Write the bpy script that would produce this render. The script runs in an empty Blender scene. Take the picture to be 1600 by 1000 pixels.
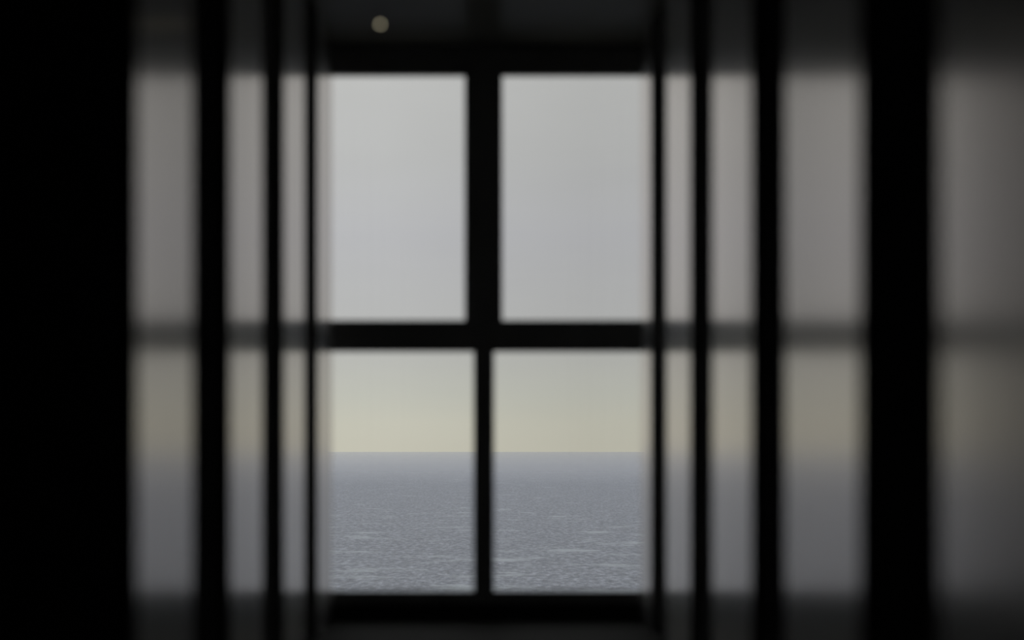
import bpy, bmesh, math

scene = bpy.context.scene
COL = scene.collection
# ------------------------------------------------------------------ camera
F_PX = 2962.0            # focal length in pixels for a 1600 px wide frame
EYE = 0.77
cam_d = bpy.data.cameras.new('camera')
cam = bpy.data.objects.new('camera', cam_d)
COL.objects.link(cam)
scene.camera = cam
cam.location = (0, 0, EYE)
cam.rotation_euler = (math.pi / 2, 0, 0)
cam_d.sensor_width = 36.0
cam_d.lens = 36.0 * F_PX / 1600.0
cam_d.shift_x = 40.0 / 1600.0
cam_d.shift_y = 205.0 / 1600.0
cam_d.clip_start = 0.05
cam_d.clip_end = 100000
cam_d.dof.use_dof = True
cam_d.dof.focus_distance = 2500.0
cam_d.dof.aperture_fstop = 1.25

# ------------------------------------------------------------------ view
vs = scene.view_settings
vs.view_transform = 'Standard'
vs.look = 'None'
vs.exposure = 0.0
vs.gamma = 1.0
vs.use_curve_mapping = False


# ------------------------------------------------------------------ node helpers
def ramp(nt, stops, interp='LINEAR'):
    r = nt.nodes.new('ShaderNodeValToRGB')
    e = r.color_ramp.elements
    r.color_ramp.interpolation = interp
    e[0].position, e[0].color = stops[0][0], (*stops[0][1], 1)
    e[1].position, e[1].color = stops[-1][0], (*stops[-1][1], 1)
    for p, c in stops[1:-1]:
        n = e.new(p)
        n.color = (*c, 1)
    return r


def math_node(nt, op, a, b=None, c=None):
    m = nt.nodes.new('ShaderNodeMath')
    m.operation = op
    for i, v in enumerate((a, b, c)):
        if v is None:
            continue
        if isinstance(v, (int, float)):
            m.inputs[i].default_value = v
        else:
            nt.links.new(v, m.inputs[i])
    return m.outputs[0]


def mapped(nt, coord, scale):
    m = nt.nodes.new('ShaderNodeMapping')
    m.inputs['Scale'].default_value = scale
    nt.links.new(coord, m.inputs['Vector'])
    return m.outputs[0]


def noise(nt, vec, scale, detail=3, rough=0.5):
    n = nt.nodes.new('ShaderNodeTexNoise')
    n.inputs['Scale'].default_value = scale
    n.inputs['Detail'].default_value = detail
    n.inputs['Roughness'].default_value = rough
    nt.links.new(vec, n.inputs['Vector'])
    return n.outputs[0]


# ------------------------------------------------------------------ world: pale overcast evening sky
def srgb(c):
    return tuple(((v / 255) / 12.92 if v / 255 <= 0.04045 else ((v / 255 + 0.055) / 1.055) ** 2.4) for v in c)


w = bpy.data.worlds.new('overcast_sky')
scene.world = w
w.use_nodes = True
nt = w.node_tree
nt.nodes.clear()
tc = nt.nodes.new('ShaderNodeTexCoord')
sep = nt.nodes.new('ShaderNodeSeparateXYZ')
nt.links.new(tc.outputs['Generated'], sep.inputs[0])
elev = sep.outputs[2]
r = ramp(nt, [(0.0, srgb((193, 190, 176))), (0.06, srgb((192, 190, 177))), (0.12, srgb((187, 187, 178))),
              (0.24, srgb((181, 181, 180))), (0.45, srgb((181, 181, 184))), (0.62, srgb((184, 184, 184))),
              (0.8, srgb((188, 188, 187))), (1.0, srgb((187, 187, 188)))])
nt.links.new(math_node(nt, 'MULTIPLY', elev, 4.0), r.inputs[0])
# slow brightness change from left to right, and faint cloud banks
side = math_node(nt, 'MULTIPLY_ADD', sep.outputs[0], -1.6, 1.045)
side = math_node(nt, 'MINIMUM', math_node(nt, 'MAXIMUM', side, 0.96), 1.13)
cl = noise(nt, mapped(nt, tc.outputs['Generated'], (5, 5, 26)), 1.0, 4, 0.55)
cl = math_node(nt, 'MULTIPLY_ADD', cl, 0.10, 0.95)
mul = math_node(nt, 'MULTIPLY', side, cl)
# an overcast sky is brighter overhead than near the horizon
up = nt.nodes.new('ShaderNodeMapRange')
up.interpolation_type = 'SMOOTHSTEP'
nt.links.new(elev, up.inputs['Value'])
for k, v in zip(('From Min', 'From Max', 'To Min', 'To Max'), (0.27, 0.8, 1.0, 1.7)):
    up.inputs[k].default_value = v
mul = math_node(nt, 'MULTIPLY', mul, up.outputs[0])
vm = nt.nodes.new('ShaderNodeVectorMath')
vm.operation = 'SCALE'
nt.links.new(r.outputs[0], vm.inputs[0])
nt.links.new(mul, vm.inputs['Scale'])
bg = nt.nodes.new('ShaderNodeBackground')
bg.inputs['Strength'].default_value = 1.0
nt.links.new(vm.outputs[0], bg.inputs[0])
out = nt.nodes.new('ShaderNodeOutputWorld')
nt.links.new(bg.outputs[0], out.inputs[0])
# world is the only daylight: it enters through the window


# ------------------------------------------------------------------ materials
def principled(name, base, rough, spec=0.5, var=0.12, nscale=6.0, bump=0.0, bump_scale=40.0, metallic=0.0, stretch=(1, 1, 1)):
    m = bpy.data.materials.new(name)
    m.use_nodes = True
    t = m.node_tree
    b = t.nodes['Principled BSDF']
    tcn = t.nodes.new('ShaderNodeTexCoord')
    v = mapped(t, tcn.outputs['Object'], stretch)
    n = noise(t, v, nscale, 4)
    lo = tuple(c * (1 - var) for c in base)
    hi = tuple(min(1, c * (1 + var)) for c in base)
    rr = ramp(t, [(0.3, lo), (0.7, hi)])
    t.links.new(n, rr.inputs[0])
    t.links.new(rr.outputs[0], b.inputs['Base Color'])
    b.inputs['Roughness'].default_value = rough
    b.inputs['Specular IOR Level'].default_value = spec
    b.inputs['Metallic'].default_value = metallic
    if bump:
        n2 = noise(t, v, bump_scale, 2)
        bn = t.nodes.new('ShaderNodeBump')
        bn.inputs['Strength'].default_value = bump
        bn.inputs['Distance'].default_value = 0.002
        t.links.new(n2, bn.inputs['Height'])
        t.links.new(bn.outputs[0], b.inputs['Normal'])
    return m


# lacquered panels: dark body colour, one crisp and one broad warm-tinted gloss layer
M_PANEL = bpy.data.materials.new('glossy_grey_paint')
M_PANEL.use_nodes = True
t = M_PANEL.node_tree
t.nodes.clear()
n = noise(t, mapped(t, t.nodes.new('ShaderNodeTexCoord').outputs['Object'], (1, 1, 0.25)), 3.0, 4)
body = ramp(t, [(0.3, (0.045, 0.043, 0.040)), (0.7, (0.058, 0.055, 0.051))])
t.links.new(n, body.inputs[0])
df = t.nodes.new('ShaderNodeBsdfDiffuse')
t.links.new(body.outputs[0], df.inputs[0])
PANEL_TINT = (1.0, 0.94, 0.90, 1)
g1 = t.nodes.new('ShaderNodeBsdfGlossy')
g1.distribution = 'MULTI_GGX'
g1.inputs['Color'].default_value = PANEL_TINT
g1.inputs['Roughness'].default_value = 0.17
g2 = t.nodes.new('ShaderNodeBsdfGlossy')
g2.distribution = 'MULTI_GGX'
g2.inputs['Color'].default_value = (0.93, 0.95, 0.97, 1)
g2.inputs['Roughness'].default_value = 0.42
gm = t.nodes.new('ShaderNodeMixShader')
gm.inputs[0].default_value = 0.32
t.links.new(g1.outputs[0], gm.inputs[1])
t.links.new(g2.outputs[0], gm.inputs[2])
mx = t.nodes.new('ShaderNodeMixShader')
lw = t.nodes.new('ShaderNodeLayerWeight')      # polished sheen, stronger at grazing angles
lw.inputs['Blend'].default_value = 0.5
t.links.new(math_node(t, 'MULTIPLY_ADD', lw.outputs['Facing'], 1.2, -0.23), mx.inputs[0])
t.links.new(df.outputs[0], mx.inputs[1])
t.links.new(gm.outputs[0], mx.inputs[2])
t.links.new(mx.outputs[0], t.nodes.new('ShaderNodeOutputMaterial').inputs[0])
M_MATTE = principled('dark_matte_plaster', (0.5, 0.5, 0.5), 1.0, 0.0, nscale=5.0)
M_CEIL = principled('dark_ceiling_paint', (0.14, 0.14, 0.136), 0.28, 0.008, nscale=4.0)
M_FLOOR = principled('dark_worn_linoleum', (0.065, 0.067, 0.062), 0.7, 0.02, nscale=5.0)
M_FRAME = principled('dark_painted_wood', (0.45, 0.455, 0.46), 0.55, 0.3, nscale=8.0, stretch=(1, 1, 0.2))
M_TRIM = principled('dark_skirting_paint', (0.06, 0.06, 0.06), 0.6, 0.2)
M_BRASS = principled('dull_dark_brass', (0.10, 0.08, 0.04), 0.4, 0.5, metallic=1.0)
M_RUBBER = principled('black_rubber', (0.01, 0.01, 0.01), 0.7, 0.2)

M_GLASS = bpy.data.materials.new('clear_window_glass')
M_GLASS.use_nodes = True
t = M_GLASS.node_tree
t.nodes.clear()
fr = t.nodes.new('ShaderNodeFresnel')
fr.inputs['IOR'].default_value = 1.45
tr = t.nodes.new('ShaderNodeBsdfTransparent')
tr.inputs[0].default_value = (0.985, 0.99, 0.985, 1)
gl = t.nodes.new('ShaderNodeBsdfGlossy')
gl.inputs['Roughness'].default_value = 0.02
mx = t.nodes.new('ShaderNodeMixShader')
t.links.new(fr.outputs[0], mx.inputs[0])
t.links.new(tr.outputs[0], mx.inputs[1])
t.links.new(gl.outputs[0], mx.inputs[2])
o = t.nodes.new('ShaderNodeOutputMaterial')
t.links.new(mx.outputs[0], o.inputs[0])

M_BULB = bpy.data.materials.new('warm_glowing_bulb')
M_BULB.use_nodes = True
b = M_BULB.node_tree.nodes['Principled BSDF']
b.inputs['Base Color'].default_value = (0.6, 0.55, 0.4, 1)
b.inputs['Emission Color'].default_value = (1.0, 0.90, 0.62, 1)
b.inputs['Emission Strength'].default_value = 1.5

# sea
M_SEA = bpy.data.materials.new('grey_sea_water')
M_SEA.use_nodes = True
t = M_SEA.node_tree
b = t.nodes['Principled BSDF']
geo = t.nodes.new('ShaderNodeTexCoord').outputs['Object']
sw = noise(t, mapped(t, geo, (1.0, 0.2, 1)), 1.0, 10, 0.66)    # swell down to ripples
rp = noise(t, mapped(t, geo, (1.3, 0.34, 1)), 1.0, 8, 0.76)    # chop
fo = noise(t, mapped(t, geo, (0.10, 0.09, 1)), 1.0, 9, 0.66)    # foam streaks
pos = t.nodes.new('ShaderNodeSeparateXYZ')
t.links.new(geo, pos.inputs[0])
# the water lies calmer far from the shore
near = math_node(t, 'MINIMUM', math_node(t, 'DIVIDE', 850.0, math_node(t, 'MAXIMUM', pos.outputs[1], 100.0)), 1.0)
calm = math_node(t, 'POWER', near, 0.9)
bn = t.nodes.new('ShaderNodeBump')
t.links.new(calm, bn.inputs['Strength'])
bn.inputs['Distance'].default_value = 1.6
t.links.new(sw, bn.inputs['Height'])
t.links.new(bn.outputs[0], b.inputs['Normal'])
tint = ramp(t, [(0.32, (0.085, 0.10, 0.135)), (0.5, (0.240, 0.270, 0.340)), (0.68, (0.57, 0.61, 0.72))])
t.links.new(rp, tint.inputs[0])
# more broken water towards the shore
fo = math_node(t, 'ADD', fo, math_node(t, 'DIVIDE', 18.0, math_node(t, 'MAXIMUM', pos.outputs[1], 150.0)))
foam = ramp(t, [(0.605, (0, 0, 0)), (0.70, (0.9, 0.9, 0.9))])
t.links.new(fo, foam.inputs[0])
mixc = t.nodes.new('ShaderNodeMix')
mixc.data_type = 'RGBA'
t.links.new(foam.outputs[0], mixc.inputs[0])
t.links.new(tint.outputs[0], mixc.inputs[6])
mixc.inputs[7].default_value = (0.50, 0.56, 0.62, 1)
t.links.new(mixc.outputs[2], b.inputs['Base Color'])
rg = t.nodes.new('ShaderNodeMapRange')
t.links.new(calm, rg.inputs['Value'])
rg.inputs['To Min'].default_value = 0.12
rg.inputs['To Max'].default_value = 0.35
t.links.new(rg.outputs[0], b.inputs['Roughness'])
b.inputs['IOR'].default_value = 1.33


# ------------------------------------------------------------------ mesh helpers
def box(bm, x0, x1, y0, y1, z0, z1, bevel=0.0):
    tmp = bmesh.new()
    vv = [tmp.verts.new((x, y, z)) for z in (z0, z1) for y in (y0, y1) for x in (x0, x1)]
    for f in ((0, 2, 3, 1), (4, 5, 7, 6), (0, 1, 5, 4), (2, 6, 7, 3), (0, 4, 6, 2), (1, 3, 7, 5)):
        tmp.faces.new([vv[i] for i in f])
    if bevel:
        bmesh.ops.bevel(tmp, geom=tmp.edges[:], offset=bevel, segments=2, affect='EDGES', profile=0.6)
    me = bpy.data.meshes.new('tmp')
    tmp.to_mesh(me)
    tmp.free()
    bm.from_mesh(me)
    bpy.data.meshes.remove(me)


def lathe(bm, prof, cx, cy, seg=24):
    rings = []
    for rad, z in prof:
        rings.append([bm.verts.new((cx + rad * math.cos(2 * math.pi * i / seg), cy + rad * math.sin(2 * math.pi * i / seg), z))
                      for i in range(seg)])
    for a, c in zip(rings, rings[1:]):
        for i in range(seg):
            bm.faces.new((a[i], a[(i + 1) % seg], c[(i + 1) % seg], c[i]))
    bm.faces.new(rings[0][::-1])
    bm.faces.new(rings[-1])


def obj(name, bm, mat, parent=None, smooth=False):
    bmesh.ops.recalc_face_normals(bm, faces=bm.faces[:])
    me = bpy.data.meshes.new(name)
    bm.to_mesh(me)
    bm.free()
    me.materials.append(mat)
    if smooth:
        for p in me.polygons:
            p.use_smooth = True
    ob = bpy.data.objects.new(name, me)
    COL.objects.link(ob)
    if parent is not None:
        ob.parent = parent
    return ob


def tag(ob, label=None, cat=None, kind=None, group=None):
    if label:
        ob['label'] = label
    if cat:
        ob['category'] = cat
    if kind:
        ob['kind'] = kind
    if group:
        ob['group'] = group
    return ob


# ------------------------------------------------------------------ corridor shell
W = 0.70            # half width between the glossy panels
YB = -2.2           # wall behind the camera
YE = 8.60           # far ends of the side walls
H = 2.605           # ceiling
NICHE = 0.30        # depth of the dark recesses
# glossy panels, far to near, as depth intervals
PAN_R = [(8.07, YE), (6.52, 7.355), (5.01, 5.86), (3.557, 4.43), (1.95, 2.913), (0.50, 1.35)]
PAN_L = [(7.86, YE), (6.56, 7.28), (5.185, 5.91), (3.805, 4.51), (0.50, 1.35)]

bm = bmesh.new()
box(bm, -1.3, 1.3, YB - 0.1, 8.95, -0.12, 0.0)
tag(obj('floor', bm, M_FLOOR), 'dark floor of the unlit corridor leading to the sash window', 'floor', 'structure')
bm = bmesh.new()
box(bm, -1.3, 1.3, YB - 0.1, 8.95, H, H + 0.12)
tag(obj('ceiling', bm, M_CEIL), 'dark ceiling of the unlit corridor above the window head', 'ceiling', 'structure')


def side_wall(name, s, pans, label):
    # recess back and the solid piers between the recesses
    bm = bmesh.new()
    xs = sorted((s * (W + NICHE), s * 1.25))
    box(bm, xs[0], xs[1], YB, 8.9, 0, H)
    for y0, y1 in pans:
        xs = sorted((s * (W + 0.022), s * (W + NICHE)))
        box(bm, xs[0], xs[1], y0, y1, 0, H)
    wall = tag(obj(name, bm, M_MATTE), label, 'wall', 'structure')
    for y0, y1 in pans:
        bm = bmesh.new()
        xs = sorted((s * W, s * (W + 0.022)))
        box(bm, xs[0], xs[1], y0, y1, 0.0, H, 0.002)
        p = obj('glossy_panel', bm, M_PANEL, wall)
        p['label'] = 'glossy grey wall panel reflecting the window'
    return wall


side_wall('wall_left', -1, PAN_L, 'left corridor wall of glossy panels between black recesses')
side_wall('wall_right', 1, PAN_R, 'right corridor wall of glossy panels between black recesses')
bm = bmesh.new()
box(bm, -1.25, 1.25, YB - 0.1, YB, 0, H)
tag(obj('wall_back', bm, M_MATTE), 'dark wall closing the corridor behind the viewer', 'wall', 'structure')


def px_x(u, d):
    return (u - 760.0) / F_PX * d


def px_z(v, d):
    return EYE + (705.0 - v) / F_PX * d


# ------------------------------------------------------------------ window at the corridor end
YG = 8.64                       # room side face of the window woodwork
zt, zb = px_z(116.5, YG), px_z(924, YG)
z_tr0, z_tr1 = px_z(549, YG), px_z(500, YG)
mu = (px_x(726, YG), px_x(785, YG))      # upper meeting stiles
ml = (px_x(740, YG), px_x(772, YG))      # lower bar
XO = W + 0.09                   # the frame runs into a rebate behind the side walls

bm = bmesh.new()
box(bm, -1.25, 1.25, YG, 8.9, zt + 0.055, H)
box(bm, -1.25, 1.25, YG, 8.9, 0.0, zb - 0.05)
box(bm, -1.25, -XO - 0.04, YG, 8.9, zb - 0.05, zt + 0.055)
box(bm, XO + 0.04, 1.25, YG, 8.9, zb - 0.05, zt + 0.055)
tag(obj('wall_front', bm, M_MATTE), 'dark end wall above and below the sea view window', 'wall', 'structure')

win = bpy.data.objects.new('window_1', None)
COL.objects.link(win)
win.location = (0, YG, zb)
tag(win, 'dark framed four pane window looking out over the grey sea', 'window', 'structure')


def wbox(bm, x0, x1, y0, y1, z0, z1, bev=0.004):
    box(bm, x0, x1, y0 - YG, y1 - YG, z0 - zb, z1 - zb, bev)


bm = bmesh.new()
wbox(bm, -XO - 0.04, XO + 0.04, YG, YG + 0.09, zt + 0.012, zt + 0.055)
wbox(bm, -XO - 0.04, XO + 0.04, YG, YG + 0.09, zb - 0.05, zb - 0.012)
for s in (-1, 1):
    a, c = sorted((s * XO, s * (XO + 0.04)))
    wbox(bm, a, c, YG, YG + 0.09, zb - 0.012, zt + 0.012)
obj('window_frame', bm, M_FRAME, win)
bm = bmesh.new()
tc0, tc1 = z_tr0 + 0.03, z_tr1 - 0.03
wbox(bm, -XO, XO, YG + 0.002, YG + 0.085, tc0, tc1)
obj('transom', bm, M_FRAME, win)
cxm = (ml[0] + ml[1]) / 2
bm = bmesh.new()
wbox(bm, cxm - 0.016, cxm + 0.016, YG + 0.006, YG + 0.08, zb - 0.012, tc0)
wbox(bm, cxm - 0.04, cxm + 0.04, YG + 0.006, YG + 0.08, tc1, zt + 0.012)
obj('mullion', bm, M_FRAME, win)


def sash(x0, x1, z0, z1, gx0, gx1, gz0, gz1, y0, y1):
    bm = bmesh.new()
    wbox(bm, x0, gx0, y0, y1, z0, z1, 0.003)
    wbox(bm, gx1, x1, y0, y1, z0, z1, 0.003)
    wbox(bm, gx0, gx1, y0, y1, z0, gz0, 0.003)
    wbox(bm, gx0, gx1, y0, y1, gz1, z1, 0.003)
    sh = obj('sash', bm, M_FRAME, win)
    bm = bmesh.new()
    ym = (y0 + y1) / 2
    wbox(bm, gx0 - 0.004, gx1 + 0.004, ym - 0.002, ym + 0.002, gz0 - 0.004, gz1 + 0.004, 0)
    obj('pane', bm, M_GLASS, sh)


GX = W + 0.055
sash(-XO, cxm - 0.04, tc1, zt + 0.012, -GX, mu[0], z_tr1, zt, YG + 0.012, YG + 0.055)
sash(cxm + 0.04, XO, tc1, zt + 0.012, mu[1], GX, z_tr1, zt, YG + 0.012, YG + 0.055)
sash(-XO, cxm - 0.016, zb - 0.012, tc0, -GX, ml[0], zb, z_tr0, YG + 0.012, YG + 0.055)
sash(cxm + 0.016, XO, zb - 0.012, tc0, ml[1], GX, zb, z_tr0, YG + 0.012, YG + 0.055)
# skirting board below the window
bm = bmesh.new()
box(bm, -W, W, YG - 0.02, YG, 0, 0.075, 0.003)
tag(obj('baseboard_front', bm, M_TRIM), 'dark skirting board under the window', 'baseboard', 'structure')

# ------------------------------------------------------------------ tiny bulb hanging on a cord
LY = 6.1
lx, lz = px_x(594, LY), px_z(38, LY)
lamp = bpy.data.objects.new('pendant_lamp', None)
COL.objects.link(lamp)
lamp.location = (lx, LY, H)
tag(lamp, 'tiny warm bulb glowing on a thin cord above the left window pane', 'lamp')
bm = bmesh.new()
lathe(bm, [(0.0245, -0.0), (0.025, -0.008), (0.018, -0.016), (0.004, -0.019)], 0, 0)
obj('ceiling_rose', bm, M_RUBBER, lamp, True)
bm = bmesh.new()
lathe(bm, [(0.0012, lz - H + 0.018), (0.0012, -0.018)], 0, 0, 10)
obj('cord', bm, M_RUBBER, lamp, True)
bm = bmesh.new()
lathe(bm, [(0.0028, lz - H + 0.004), (0.0032, lz - H + 0.006), (0.0032, lz - H + 0.016), (0.0014, lz - H + 0.020)], 0, 0, 16)
obj('socket', bm, M_BRASS, lamp, True)
bm = bmesh.new()
R = 0.0055
prof = [(max(0.0004, R * math.sin(math.pi * i / 12)), lz - H - R * math.cos(math.pi * i / 12)) for i in range(13)]
lathe(bm, prof, 0, 0, 20)
obj('bulb', bm, M_BULB, lamp, True)

# ------------------------------------------------------------------ the sea
bm = bmesh.new()
SEA_Z = EYE - 15.0
ys = [40 * (40000 / 40) ** (i / 60) for i in range(61)]
rows = [[bm.verts.new((y * (-1.3 + 2.6 * j / 20), y, SEA_Z)) for j in range(21)] for y in ys]
for a, c in zip(rows, rows[1:]):
    for j in range(20):
        bm.faces.new((a[j], a[j + 1], c[j + 1], c[j]))
tag(obj('sea', bm, M_SEA), 'grey blue open sea with thin foam streaks below the pale horizon', 'sea', 'structure')
